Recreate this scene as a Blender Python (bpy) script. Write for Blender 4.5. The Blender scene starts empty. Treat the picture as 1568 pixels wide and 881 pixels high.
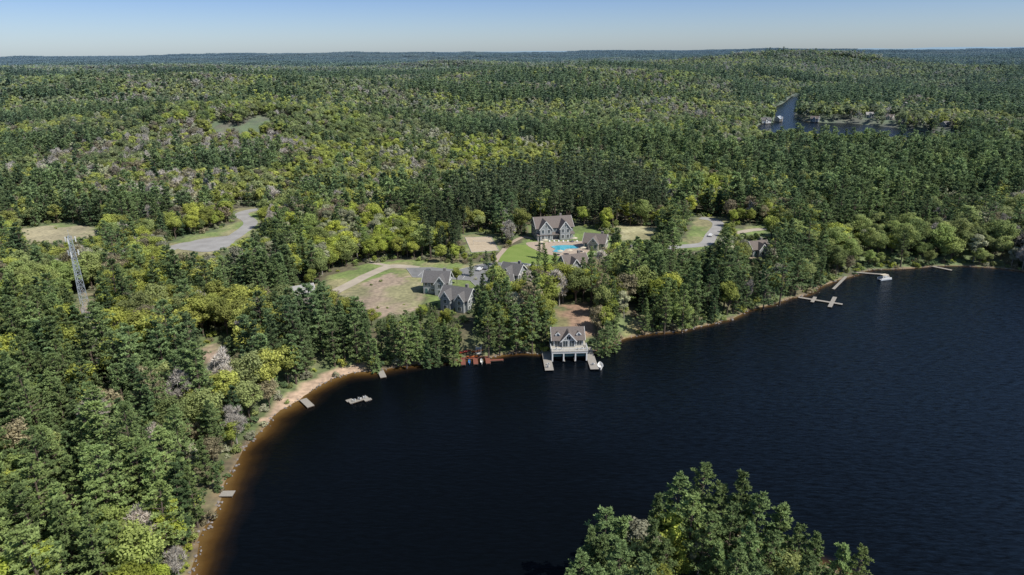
import bpy, math, time
import numpy as np
from mathutils import Vector, Matrix
T0=time.time()
rng=np.random.default_rng(11)
scene=bpy.context.scene
W0,H0,FPX=1568.0,881.0,1059.0
CAMZ=100.0
pitch=math.radians(18.9); roll=math.radians(0.6)
fwd=np.array([0,math.cos(pitch),-math.sin(pitch)])
r0=np.array([1.0,0,0]); u0=np.array([0,math.sin(pitch),math.cos(pitch)])
rt=r0*math.cos(roll)-u0*math.sin(roll); up=u0*math.cos(roll)+r0*math.sin(roll)

# ---------------- helpers: survey of ground positions ----------------
def ray(u,v):
    return fwd+rt*((u-W0/2)/FPX)+up*((H0/2-v)/FPX)
def sv(u,v,z=5.0):
    d=ray(u,v); t=(z-CAMZ)/d[2]
    return (d[0]*t,d[1]*t)
def P(lst,z=5.0): return [sv(u,v,z) for u,v in lst]

def vnoise(x,y,scale,seed):
    x=np.asarray(x,float)/scale; y=np.asarray(y,float)/scale
    tab=np.random.default_rng(seed).random((128,128))
    xi=np.floor(x).astype(int); yi=np.floor(y).astype(int)
    fx=x-xi; fy=y-yi; fx=fx*fx*(3-2*fx); fy=fy*fy*(3-2*fy)
    a=tab[xi%128,yi%128]; b=tab[(xi+1)%128,yi%128]; c=tab[xi%128,(yi+1)%128]; d=tab[(xi+1)%128,(yi+1)%128]
    return (a*(1-fx)+b*fx)*(1-fy)+(c*(1-fx)+d*fx)*fy
def fbm(x,y,s,seed): return vnoise(x,y,s,seed)*.55+vnoise(x,y,s*.45,seed+1)*.3+vnoise(x,y,s*.2,seed+2)*.15
def sstep(a,b,x):
    t=np.clip((x-a)/(b-a),0,1); return t*t*(3-2*t)
def inpoly(x,y,poly):
    ins=np.zeros(np.shape(x),bool); n=len(poly)
    for i in range(n):
        x1,y1=poly[i]; x2,y2=poly[(i+1)%n]
        if y1==y2: continue
        c=((y1>y)!=(y2>y))&(x<(x2-x1)*(y-y1)/(y2-y1)+x1)
        ins^=c
    return ins
def polydist(x,y,poly):
    d=np.full(np.shape(x),1e12); n=len(poly)
    for i in range(n):
        x1,y1=poly[i]; x2,y2=poly[(i+1)%n]
        dx,dy=x2-x1,y2-y1; L=dx*dx+dy*dy+1e-9
        t=np.clip(((x-x1)*dx+(y-y1)*dy)/L,0,1)
        d=np.minimum(d,(x-x1-t*dx)**2+(y-y1-t*dy)**2)
    return np.sqrt(d)

def smooth_poly(pts,n=4,closed=True):
    out=[]; N=len(pts)
    rngi=range(N) if closed else range(N-1)
    for i in rngi:
        if closed: p=[pts[(i+k)%N] for k in(-1,0,1,2)]
        else: p=[pts[max(0,i-1)],pts[i],pts[i+1],pts[min(N-1,i+2)]]
        for k in range(n):
            t=k/n
            out.append(tuple(0.5*((2*p[1][j])+(-p[0][j]+p[2][j])*t+(2*p[0][j]-5*p[1][j]+4*p[2][j]-p[3][j])*t*t+(-p[0][j]+3*p[1][j]-3*p[2][j]+p[3][j])*t**3) for j in(0,1)))
    if not closed: out.append(tuple(pts[-1]))
    return out

shore=P([(283,905),(300,860),(314,812),(334,762),(354,716),(380,676),(415,642),(450,614),(490,588),(540,571),(600,563),(650,557),(700,551),(750,546),(800,541),(850,543),(905,541),(950,521),(1000,512),(1050,506),(1105,493),(1150,476),(1200,461),(1235,452),(1270,437),(1310,422),(1340,414),(1400,412),(1440,409),(1500,409),(1568,416),(1640,430),(1760,470)],0)
LAKE=smooth_poly(shore,3,False)
NSH=len(LAKE)
# irregular, natural bank line
_a=np.array(LAKE); _j=(vnoise(_a[:,0],_a[:,1],9,301)-.5)*3.0; _k=(vnoise(_a[:,0],_a[:,1],9,302)-.5)*3.0
LAKE=[(float(a[0]+j),float(a[1]+k)) for a,j,k in zip(_a,_j,_k)]
LAKE+=[(330,150),(380,60),(300,-200),(-60,-200),(-90,-60),(-78,60)]
ISLE=smooth_poly([(4,92),(9,106),(18,116),(30,124),(44,126),(58,119),(72,108),(84,96),(86,70),(60,45),(30,50),(6,75)],3)
LAKE2=smooth_poly(P([(1152,212),(1165,190),(1186,187),(1186,166),(1200,158),(1212,148),(1222,146),(1224,160),(1216,178),(1240,187),(1300,189),(1380,197),(1440,205),(1480,212),(1470,228),(1400,234),(1300,232),(1220,227)],0),3)

def sdf(x,y):
    x=np.asarray(x,float); y=np.asarray(y,float)
    d=np.minimum(np.minimum(polydist(x,y,LAKE),polydist(x,y,ISLE)),polydist(x,y,LAKE2))
    w=(inpoly(x,y,LAKE)&~inpoly(x,y,ISLE))|inpoly(x,y,LAKE2)
    return np.where(w,-d,d)
def G(x,y,cx,cy,sx,sy): return np.exp(-((x-cx)/sx)**2-((y-cy)/sy)**2)
def hills(x,y):
    h=46*G(x,y,-700,1300,700,330)+42*G(x,y,150,1520,430,260)+52*G(x,y,900,2300,480,240)+28*G(x,y,-320,800,200,130)
    h+=12*G(x,y,330,720,180,100)+46*G(x,y,-1500,2300,900,300)+40*G(x,y,-200,2700,700,260)
    h+=18*sstep(1800,5000,y)+34*sstep(5000,11000,y)
    a=sstep(550,2000,y)
    h+=a*30*(fbm(x,y,1100,5)-.5)+a*(98-26*sstep(2500,3500,y))*(fbm(x*.45,y,520,6)-.5)+sstep(3000,8000,y)*80*(fbm(x,y,4200,9)-.5)
    return h*sstep(490,850,y)
def height(x,y,sd=None):
    x=np.asarray(x,float); y=np.asarray(y,float)
    if sd is None: sd=sdf(x,y)
    land=.35*sstep(0,.8,sd)+4.65*sstep(.5,18,sd)
    h=np.where(sd<0,np.maximum(-5,sd*.3-.12),land)
    h=h+hills(x,y)*sstep(5,220,sd)
    return h
def svt(u,v):
    d=ray(u,v); t=60*np.power(1.012,np.arange(450))
    px,py,pz=d[0]*t,d[1]*t,CAMZ+d[2]*t
    g=height(px,py,np.full(px.shape,300.))
    k=np.argmax(pz<g)
    if not (pz<g).any(): k=len(t)-1
    return (px[k],py[k])
def PT(l): return [svt(u,v) for u,v in l]

# ---------------- materials ----------------
def newmat(name):
    m=bpy.data.materials.new(name); m.use_nodes=True
    nt=m.node_tree; nt.nodes.clear()
    return m,nt
def N(nt,t,**k):
    n=nt.nodes.new(t)
    for a,b in k.items(): setattr(n,a,b)
    return n
def mixc(nt,fac,a,b,mode='MIX'):
    n=nt.nodes.new('ShaderNodeMix'); n.data_type='RGBA'; n.blend_type=mode
    for s,v in((n.inputs[0],fac),(n.inputs[6],a),(n.inputs[7],b)):
        if isinstance(v,bpy.types.NodeSocket): nt.links.new(v,s)
        elif isinstance(v,(int,float)): s.default_value=v
        else: s.default_value=(*v,1)
    return n.outputs[2]
def mth(nt,op,a,b=None,clamp=False):
    n=nt.nodes.new('ShaderNodeMath'); n.operation=op; n.use_clamp=clamp
    for s,v in((n.inputs[0],a),(n.inputs[1],b)):
        if v is None: continue
        if isinstance(v,bpy.types.NodeSocket): nt.links.new(v,s)
        else: s.default_value=v
    return n.outputs[0]
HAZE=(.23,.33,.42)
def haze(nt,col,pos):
    # aerial haze painted into the base colour, growing with distance from world origin
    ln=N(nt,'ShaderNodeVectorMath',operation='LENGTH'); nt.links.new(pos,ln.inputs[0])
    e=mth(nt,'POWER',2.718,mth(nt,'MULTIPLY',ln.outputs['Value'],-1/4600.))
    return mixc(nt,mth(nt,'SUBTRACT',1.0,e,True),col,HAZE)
def leafmat(name,c1,c2,c3,trans=.35):
    m,nt=newmat(name)
    at=N(nt,'ShaderNodeAttribute',attribute_name='cv')
    oi=N(nt,'ShaderNodeObjectInfo'); geo=N(nt,'ShaderNodeNewGeometry')
    nz=N(nt,'ShaderNodeTexNoise'); nz.inputs['Scale'].default_value=.013; nz.inputs['Detail'].default_value=2
    nt.links.new(geo.outputs['Position'],nz.inputs['Vector'])
    col=mixc(nt,oi.outputs['Random'],c1,c2)
    f=mth(nt,'MULTIPLY',mth(nt,'SUBTRACT',nz.outputs['Fac'],.38),2.6,True)
    col=mixc(nt,f,col,c3)
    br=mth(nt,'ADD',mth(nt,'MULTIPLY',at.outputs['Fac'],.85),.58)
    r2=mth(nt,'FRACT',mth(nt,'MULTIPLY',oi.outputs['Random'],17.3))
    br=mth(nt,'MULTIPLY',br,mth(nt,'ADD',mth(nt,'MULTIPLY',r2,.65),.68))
    vm=N(nt,'ShaderNodeVectorMath',operation='SCALE'); nt.links.new(col,vm.inputs[0]); nt.links.new(br,vm.inputs['Scale'])
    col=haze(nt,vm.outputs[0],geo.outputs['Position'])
    d=N(nt,'ShaderNodeBsdfDiffuse'); t=N(nt,'ShaderNodeBsdfTranslucent'); mx=N(nt,'ShaderNodeMixShader'); mx.inputs[0].default_value=trans
    nt.links.new(col,d.inputs[0]); nt.links.new(col,t.inputs[0])
    nt.links.new(d.outputs[0],mx.inputs[1]); nt.links.new(t.outputs[0],mx.inputs[2])
    o=N(nt,'ShaderNodeOutputMaterial'); nt.links.new(mx.outputs[0],o.inputs[0])
    return m
def pmat(name,c,c2=None,rough=.8,scale=1.0,metal=0.0,detail=4,spec=.3,bump=0.0,hz=False,stretch=None):
    m,nt=newmat(name)
    p=N(nt,'ShaderNodeBsdfPrincipled'); o=N(nt,'ShaderNodeOutputMaterial'); nt.links.new(p.outputs[0],o.inputs[0])
    p.inputs['Roughness'].default_value=rough; p.inputs['Metallic'].default_value=metal
    p.inputs['Specular IOR Level'].default_value=spec
    tc=N(nt,'ShaderNodeTexCoord'); nz=N(nt,'ShaderNodeTexNoise'); nz.inputs['Scale'].default_value=scale; nz.inputs['Detail'].default_value=detail
    src=tc.outputs['Object']
    if stretch:
        mp=N(nt,'ShaderNodeMapping'); mp.inputs['Scale'].default_value=stretch; nt.links.new(src,mp.inputs[0]); src=mp.outputs[0]
    nt.links.new(src,nz.inputs['Vector'])
    if c2 is None: c2=tuple(x*.75 for x in c)
    f=mth(nt,'MULTIPLY',mth(nt,'SUBTRACT',nz.outputs['Fac'],.3),2.5,True)
    nt.links.new(mixc(nt,f,c,c2),p.inputs['Base Color'])
    if bump:
        b=N(nt,'ShaderNodeBump'); b.inputs['Strength'].default_value=bump; nt.links.new(nz.outputs['Fac'],b.inputs['Height']); nt.links.new(b.outputs[0],p.inputs['Normal'])
    return m
M={}
M['bark']=pmat('bark',(.15,.115,.09),(.09,.07,.055),scale=3)
M['palebark']=pmat('pale_bark',(.38,.35,.31),(.22,.2,.18),scale=2)
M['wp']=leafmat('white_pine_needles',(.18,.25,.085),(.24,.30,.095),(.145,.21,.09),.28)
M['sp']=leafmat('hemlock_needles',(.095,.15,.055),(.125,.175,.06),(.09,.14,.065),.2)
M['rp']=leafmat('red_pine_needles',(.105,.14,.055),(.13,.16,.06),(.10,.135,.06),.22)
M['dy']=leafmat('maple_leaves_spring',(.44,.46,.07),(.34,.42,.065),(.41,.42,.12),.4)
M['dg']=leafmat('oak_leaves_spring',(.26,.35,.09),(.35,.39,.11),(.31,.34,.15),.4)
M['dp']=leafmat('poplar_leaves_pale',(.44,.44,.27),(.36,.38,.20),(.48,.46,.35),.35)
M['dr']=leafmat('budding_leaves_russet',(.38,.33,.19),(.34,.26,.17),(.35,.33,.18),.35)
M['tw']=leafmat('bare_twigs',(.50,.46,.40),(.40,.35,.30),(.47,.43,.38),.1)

# ---------------- tree meshes ----------------
def unit(n,r):
    v=r.normal(size=(n,3)); return v/np.linalg.norm(v,axis=1)[:,None]
def nrm(v): return v/(np.linalg.norm(v,axis=-1,keepdims=True)+1e-9)
def leafq(c,t,n,l,w):
    b=nrm(np.cross(n,t)); t=nrm(t)
    l=np.asarray(l).reshape(-1,1); w=np.asarray(w).reshape(-1,1)
    return np.stack([c-t*l,c+b*w,c+t*l,c-b*w],1)
def tube(p0,p1,ra,rb,k=5):
    p0=np.array(p0,float);p1=np.array(p1,float); d=nrm(p1-p0)
    a=nrm(np.cross(d,[.31,.77,.12] if abs(d[2])>.5 else [0,0,1.])); b=np.cross(d,a)
    an=np.arange(k+1)*2*math.pi/k; ring=np.cos(an)[:,None]*a+np.sin(an)[:,None]*b
    A=p0+ring*ra; B=p1+ring*rb
    return np.stack([A[:-1],A[1:],B[1:],B[:-1]],1)
class TM:
    def __init__(s): s.q=[];s.m=[];s.c=[]
    def add(s,q,m,c=.5):
        s.q.append(q); s.m.append(np.full(len(q),m)); s.c.append(np.broadcast_to(c,(len(q),)).astype(float))
    def arr(s): return np.concatenate(s.q),np.concatenate(s.m),np.concatenate(s.c)
def qmesh(name,V,mi,cv,mats):
    n=len(V); me=bpy.data.meshes.new(name)
    me.vertices.add(4*n); me.vertices.foreach_set('co',V.reshape(-1).astype(np.float32))
    me.loops.add(4*n); me.loops.foreach_set('vertex_index',np.arange(4*n,dtype=np.int32))
    me.polygons.add(n); me.polygons.foreach_set('loop_start',np.arange(n,dtype=np.int32)*4)
    for m in mats: me.materials.append(m)
    me.polygons.foreach_set('material_index',mi.astype(np.int32))
    me.update(calc_edges=True)
    a=me.attributes.new('cv','FLOAT','POINT'); a.data.foreach_set('value',np.repeat(cv,4).astype(np.float32))
    return me
def pine(r,h,R,zb,wh,nb,nc,nbl,bl,bw,e0=-8,e1=38,pe=.75,trunk=True,mat=1,flat=.55,irr=.35,lat=.34):
    T=TM(); lean=r.normal(size=2)*.015*h
    def tp(z): f=z/h; return np.array([lean[0]*f*f,lean[1]*f*f,z])
    if trunk:
        k=5; zs=np.linspace(0,h*.97,k+1)
        for i in range(k): T.add(tube(tp(zs[i]),tp(zs[i+1]),.017*h*(1-zs[i]/h)+.03,.017*h*(1-zs[i+1]/h)+.03,6),0)
    zz=np.linspace(zb*h,h*.95,wh); asym=r.uniform(0,6.28)
    for z in zz:
        rel=(z-zb*h)/(h*(1-zb)); rad=R*(1-rel)**pe*(.62+.38*min(1,rel*4))*r.uniform(.78,1.18)+.3
        nbb=max(3,int(nb*(1-.3*rel))); a0=r.uniform(0,6.28)
        for b in range(nbb):
            if r.random()<.12 and rel<.7: continue
            az=a0+b*6.283/nbb+r.normal()*.25; L=rad*r.uniform(1-irr,1+irr*.6)*(1+.15*math.cos(az-asym))
            el=math.radians(e0+(e1-e0)*rel+r.normal()*6)
            d=np.array([math.cos(az)*math.cos(el),math.sin(az)*math.cos(el),math.sin(el)]); side=np.array([-math.sin(az),math.cos(az),0])
            o=tp(z+r.normal()*.15)
            if trunk and wh>9: T.add(tube(o,o+d*L*.9,.045*L**.5+.01,.015,3),0)
            s=np.clip(r.uniform(.2,1.03,nc)**.8,0,1.05)
            c=o+d*(s*L)[:,None]+side*(r.uniform(-1,1,nc)*lat*L*(1.15-.6*s))[:,None]
            c[:,2]+=.05*L*s*s+r.normal(size=nc)*.08
            bc=r.random()*.35
            c=np.repeat(c,nbl,0); u=unit(len(c),r); u[:,2]=u[:,2]*flat+.22
            t=nrm(u+d*.45); nn=nrm(np.array([0,0,1.])+unit(len(c),r)*.6+d*.3)
            l=bl*r.uniform(.6,1.2,len(c)); 
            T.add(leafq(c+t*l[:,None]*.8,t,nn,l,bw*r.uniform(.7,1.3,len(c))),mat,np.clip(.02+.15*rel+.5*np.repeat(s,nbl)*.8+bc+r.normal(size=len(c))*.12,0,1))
    t=unit(nbl*3,r); t[:,2]=abs(t[:,2])+.5; t=nrm(t); c=np.repeat(tp(h*.96)[None],len(t),0)
    T.add(leafq(c+t*bl*.6,t,unit(len(t),r),np.full(len(t),bl),np.full(len(t),bw)),mat,.7)
    return T
def decid(r,h,R,ncl,nlf,ls,lim=True,mat=1,bare=False,cz=.62,rzf=.38):
    T=TM(); rz=rzf*h; C=np.array([0,0,cz*h])
    if lim:
        T.add(tube((0,0,0),(r.normal()*.2,r.normal()*.2,h*.45),.018*h,.012*h,6),0)
        T.add(tube((0,0,h*.45),(0,0,h*.8),.012*h,.03,5),0)
    d=unit(ncl,r); d[:,2]=d[:,2]*.85+.12
    cen=C+d*r.uniform(.45,.84,ncl)[:,None]*np.array([R,R,rz])
    cen[0]=C+np.array([0,0,rz*.6])
    for c in cen:
        cr=R*r.uniform(.24,.44)
        if lim: T.add(tube((0,0,max(h*.25,c[2]-R*.9)),c,.05+.004*h,.03,3),0)
        cb=r.random()
        u=unit(nlf,r); rr=cr*r.uniform(.5,1.15,nlf)
        if bare:
            t=nrm(u+np.array([0,0,.5])+unit(nlf,r)*.3); p=c+u*(rr*.5)[:,None]
            T.add(leafq(p,t,unit(nlf,r),ls*r.uniform(.6,1.3,nlf),np.full(nlf,ls*.075)),mat,.3+.5*cb)
            continue
        p=c+u*rr[:,None]*np.array([1,1,.72]); n=nrm(u*.9+np.array([0,0,.45])+unit(nlf,r)*.65)
        t=nrm(np.cross(n,unit(nlf,r)))
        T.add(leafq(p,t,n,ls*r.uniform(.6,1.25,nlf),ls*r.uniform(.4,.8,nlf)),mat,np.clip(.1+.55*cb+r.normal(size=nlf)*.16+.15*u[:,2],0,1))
    return T
NAMES=['white_pine_tree']*4+['hemlock_tree']*2+['red_pine_tree']*2+['maple_tree']*2+['oak_tree']*2+['poplar_tree','budding_tree','bare_tree']
def make(i,lod,r):
    L=lod
    K=[(16,5,9,9,.40,.13),(11,5,4,5,.85,.32),(6,5,3,3,1.5,.75)][L]
    D=[(30,140,.32),(17,60,.55),(10,20,1.15)][L]
    tr=L<2
    if i<4: T=pine(r,[20,23,17,20][i],[5.2,5.6,4.6,4.3][i],[.2,.26,.12,.18][i],*K,e0=[-4,2,-8,0][i],e1=34,pe=[.68,.58,.7,.8][i],trunk=tr,irr=.5,lat=.28); ms=('bark','wp')
    elif i<6: T=pine(r,[17,14][i-4],[3.7,3.1][i-4],.07,K[0]+2,K[1],K[2],K[3],K[4]*.9,K[5]*1.1,-22,25,.85,trunk=tr,flat=.4,irr=.25); ms=('bark','sp')
    elif i<8: T=pine(r,[21,19][i-6],[2.6,2.3][i-6],.45,max(5,K[0]-6),K[1],K[2],K[3],K[4],K[5],-5,45,.5,trunk=True,irr=.25); ms=('bark','rp')
    elif i<10: T=decid(r,[15,13][i-8],[5.0,4.3][i-8],*D,lim=tr); ms=('bark','dy')
    elif i<12: T=decid(r,[16,13.5][i-10],[5.0,4.1][i-10],*D,lim=tr); ms=('bark','dg')
    elif i==12: T=decid(r,15,3.5,*D,lim=tr,rzf=.42,cz=.56); ms=('palebark','dp')
    elif i==13: T=decid(r,14,4.2,D[0],int(D[1]*.75),D[2]*.9,lim=L<2); ms=('bark','dr')
    else: T=decid(r,14,4.0,D[0],int(D[1]*.6),[1.0,1.5,2.6][L],lim=L<2,bare=True,rzf=.42,cz=.58); ms=('palebark','tw')
    V,mi,cv=T.arr()
    return qmesh('%s_lod%d_%d'%(NAMES[i],L,i),V,mi,cv,[M[ms[0]],M[ms[1]]])
colls=[];LOD0=[]
for L in range(3):
    c=bpy.data.collections.new('tree_library_%d'%L)
    for i in range(15):
        me=make(i,L,np.random.default_rng(100+i*7+L))
        if L==0: LOD0.append(me)
        c.objects.link(bpy.data.objects.new('t%02d_%s_%d'%(i,NAMES[i],L),me))
    colls.append(c)
# shrubs
shc=bpy.data.collections.new('shrub_library')
for i,(mt) in enumerate(('dg','dy','dp','dr','sp')):
    r=np.random.default_rng(700+i); T=decid(r,2.6,1.7,9,38,.24,lim=False,cz=.42,rzf=.5); V,mi,cv=T.arr()
    shc.objects.link(bpy.data.objects.new('s%d'%i,qmesh('shrub_%d'%i,V,mi,cv,[M['bark'],M[mt]])))
HT=[20,23,17,20,17,14,21,19,15,13,16,13.5,15,14,14]
# far forest patches
pc=bpy.data.collections.new('forest_patch_library')
pm=['wp','sp','dy','dg','dp','dr']
for k in range(6):
    r=np.random.default_rng(900+k); pcn=[.02,.06,.15,.45,.85,.96][k]; T=TM()
    for gx in range(10):
        for gy in range(10):
            x=(gx-4.5)*9+r.uniform(-3.5,3.5); y=(gy-4.5)*9+r.uniform(-3.5,3.5); s=r.uniform(.7,1.3)
            if r.random()<pcn:
                t=pine(r,18*s,4.6*s,.25,4,4,2,1,2.6,1.5,trunk=False,pe=.6,mat=0 if r.random()<.4 else 1)
            else:
                t=decid(r,14*s,5.3*s,5,8,2.2,lim=False,mat=int(r.choice([2,2,3,3,4,5])))
            V,mi,cv=t.arr(); V=V+np.array([x,y,-1.0]); cv=np.clip(cv*.7+r.random()*.5-.1,0,1)
            T.q.append(V);T.m.append(mi);T.c.append(cv)
    V,mi,cv=T.arr()
    pc.objects.link(bpy.data.objects.new('patch_%d'%k,qmesh('forest_patch_%d'%k,V,mi,cv,[M[a] for a in pm])))
print('trees',time.time()-T0)

def scatter(name,pts,rot,scl,idx,coll):
    me=bpy.data.meshes.new(name); me.vertices.add(len(pts)); me.vertices.foreach_set('co',np.asarray(pts,np.float32).reshape(-1))
    a=me.attributes.new('rot','FLOAT_VECTOR','POINT'); a.data.foreach_set('vector',np.asarray(rot,np.float32).reshape(-1))
    a=me.attributes.new('scl','FLOAT_VECTOR','POINT'); a.data.foreach_set('vector',np.asarray(scl,np.float32).reshape(-1))
    a=me.attributes.new('idx','INT','POINT'); a.data.foreach_set('value',np.asarray(idx,np.int32))
    ob=bpy.data.objects.new(name,me); scene.collection.objects.link(ob)
    ng=bpy.data.node_groups.new(name,'GeometryNodeTree')
    ng.interface.new_socket('Geometry',in_out='INPUT',socket_type='NodeSocketGeometry'); ng.interface.new_socket('Geometry',in_out='OUTPUT',socket_type='NodeSocketGeometry')
    gi=ng.nodes.new('NodeGroupInput'); go=ng.nodes.new('NodeGroupOutput'); ip=ng.nodes.new('GeometryNodeInstanceOnPoints')
    ci=ng.nodes.new('GeometryNodeCollectionInfo'); ci.inputs['Collection'].default_value=coll
    ci.inputs['Separate Children'].default_value=True; ci.inputs['Reset Children'].default_value=True
    ip.inputs['Pick Instance'].default_value=True
    def na(nm,dt):
        n=ng.nodes.new('GeometryNodeInputNamedAttribute'); n.data_type=dt; n.inputs['Name'].default_value=nm
        return next(o for o in n.outputs if o.enabled and o.name=='Attribute')
    l=ng.links.new
    l(gi.outputs[0],ip.inputs['Points']); l(ci.outputs[0],ip.inputs['Instance']); l(na('idx','INT'),ip.inputs['Instance Index'])
    l(na('rot','FLOAT_VECTOR'),ip.inputs['Rotation']); l(na('scl','FLOAT_VECTOR'),ip.inputs['Scale']); l(ip.outputs[0],go.inputs[0])
    ob.modifiers.new('scatter','NODES').node_group=ng
    return ob

# ---------------- open areas ----------------
A_dirt=P([(508,452),(545,434),(590,418),(640,430),(650,448),(655,466),(625,482),(590,484),(560,476),(530,464)])
A_road=P([(500,456),(500,425),(560,406),(610,398),(700,405),(745,402),(755,425),(700,440),(640,432)])
A_cott=P([(645,422),(740,424),(750,430),(735,462),(715,476),(678,474),(650,455)])
A_volley=P([(707,360),(756,358),(770,385),(720,391)])
A_lodge=P([(760,400),(790,374),(808,364),(808,345),(880,345),(940,362),(935,382),(895,396),(860,396),(830,406),(800,408),(770,410)])
A_lroad=P([(258,390),(262,370),(330,354),(364,338),(358,320),(402,316),(400,344),(370,372),(322,392)])
A_lclear=P([(28,352),(85,343),(135,346),(180,352),(130,366),(40,376)])
A_rgr=P([(946,346),(1008,348),(1004,366),(950,370)])
A_rroad=P([(1064,332),(1112,333),(1106,358),(1086,382),(1020,388),(1020,376),(1050,366)])
A_shore=P([(850,478),(900,474),(908,500),(898,520),(905,541),(845,545),(850,510)],3)
A_shore2=P([(955,492),(1000,484),(990,496),(950,506)],3)
A_small=P([(303,530),(340,524),(345,545),(312,556)])
A_small2=P([(322,567),(348,563),(348,576),(324,582)])
A_bld=P([(442,446),(482,436),(486,460),(450,470)])
A_h1=P([(1140,378),(1172,374),(1174,392),(1145,395)])
A_h2=P([(864,398),(892,396),(896,420),(870,424)])
A_red=P([(715,522),(745,518),(750,546),(708,550)],2)
A_h3=P([(772,425),(796,422),(800,442),(776,446)])
A_h4=P([(1120,350),(1180,344),(1185,356),(1125,362)])
A_tow=P([(116,455),(150,452),(156,500),(124,503)])
A_trk=P([(590,290),(660,286),(662,296),(592,300)])
FULL=[A_cott,A_volley,A_lodge,A_lroad,A_lclear,A_rgr,A_rroad,A_h1,A_h4]
OPEN=[A_dirt,A_road,A_shore,A_shore2,A_small,A_small2,A_bld,A_h2,A_h3,A_red,A_tow]+FULL
FARH=[(1172,186),(1192,182),(1248,184),(1330,184),(1362,188),(1446,197),(1532,206),(1556,198),(1386,165),(1446,170),(1500,168),(1240,160),(640,292)]
FHW=PT(FARH)
def blocked(x,y,h,r,fs=(0,.3,.62),full=True):
    b=np.zeros(len(x),bool)
    for f in fs+((.86,) if full else ()):
        k=95/(95-h*f)
        for dx in(-r*(1-.75*f),0,r*(1-.75*f)):
            for A in (FULL if f>.8 else OPEN): b|=inpoly(x*k+dx,y*k,A)
    return b

# zones
Z_con=PT([(490,215),(650,200),(900,196),(1050,205),(1200,232),(1568,240),(1620,420),(1100,430),(1010,340),(760,265),(600,262),(500,232)])
Z_red=P([(640,372),(705,312),(765,272),(900,268),(1000,285),(1025,330),(1000,345),(940,352),(880,344),(800,344),(720,356),(700,400),(655,400)])
Z_brn=PT([(40,235),(450,215),(530,285),(420,335),(120,340)])
Z_mid=P([(180,325),(640,300),(640,390),(500,420),(420,440),(200,430)])
Z_ctr=P([(345,440),(500,440),(560,460),(700,470),(800,560),(500,600),(340,640),(330,520)])
Z_lp=P([(60,600),(360,540),(420,640),(330,760),(300,940),(-60,940),(-60,760)])
Z_rs=P([(990,400),(1560,370),(1640,440),(1300,470),(1000,540),(900,560)])
def species(x,y,r):
    n=len(x); pcn=np.full(n,.16)
    # softwood share of each stand
    pcn=np.where(x>250+.1*y,.45,pcn)
    pcn=np.where((y<330)&(x<0),.30,pcn)
    for z,v in((Z_con,.64),(Z_mid,.16),(Z_ctr,.62),(Z_lp,.58),(Z_rs,.66)): pcn=np.where(inpoly(x,y,z),v,pcn)
    far=y>900; left=x<y*.28
    pcn=np.where(far&left,.14,pcn)
    pcn=np.where((y>1700),.34,pcn); pcn=np.where(G(x,y,900,2300,600,420)>.3,.05,pcn)
    # stands are clumped: mostly softwood or mostly hardwood, grading into each other
    nz=fbm(x*.8,y,np.where(y<420,45.,95.),21)*.6+fbm(x*.6,y,300,23)*.4
    q=np.argsort(np.argsort(nz))/max(1,n-1)
    wd=np.where(y<420,.34,.15)
    soft=sstep(-1.0,1.0,(q-(1-pcn))/wd)
    pcn=np.clip(.05+.86*soft,0,1)*np.where(pcn<.1,.5,1)
    con=r.random(n)<pcn
    k=r.random(n); rr=r.random(n)
    ci=np.where(k<.75,(rr*4).astype(int),4+(rr*2).astype(int))
    brn=inpoly(x,y,Z_brn); bn=fbm(x,y,80,41); pn=fbm(x,y,110,51)
    pyel=np.clip(.42+(fbm(x,y,110,61)-.5)*2.8,.06,.88)
    di=np.where(rr<pyel,8+(k*2).astype(int),10+(k*2).astype(int))
    pb=np.where(brn,.48,.07)+(bn-.5)*1.4; pp=.09+(pn-.5)*1.5
    k2=r.random(n); di=np.where(k2<np.clip(pp,.04,.65),12,di)
    k3=r.random(n); di=np.where(k3<np.clip(pb,.05,.8),np.where(r.random(n)<.58,13,14),di)
    idx=np.where(con,ci,di)
    red=inpoly(x,y,Z_red); idx=np.where(red&(r.random(n)<.93),6+(rr*2).astype(int),idx)
    return idx
def grid(y0,y1,sp,r,k=.8,m=35):
    X=np.arange(-(k*y1+m),k*y1+m,sp); Y=np.arange(y0,y1,sp*.92)
    gx,gy=np.meshgrid(X,Y); gx=gx+(np.arange(len(Y))%2)[:,None]*sp*.5
    x=(gx+r.uniform(-.45,.45,gx.shape)*sp).ravel(); y=(gy+r.uniform(-.45,.45,gx.shape)*sp).ravel()
    o=np.abs(x)<k*y+m; return x[o],y[o]
beach=P([(395,650),(440,600),(480,572),(560,558),(565,580),(480,605),(430,650)],0)
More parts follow.
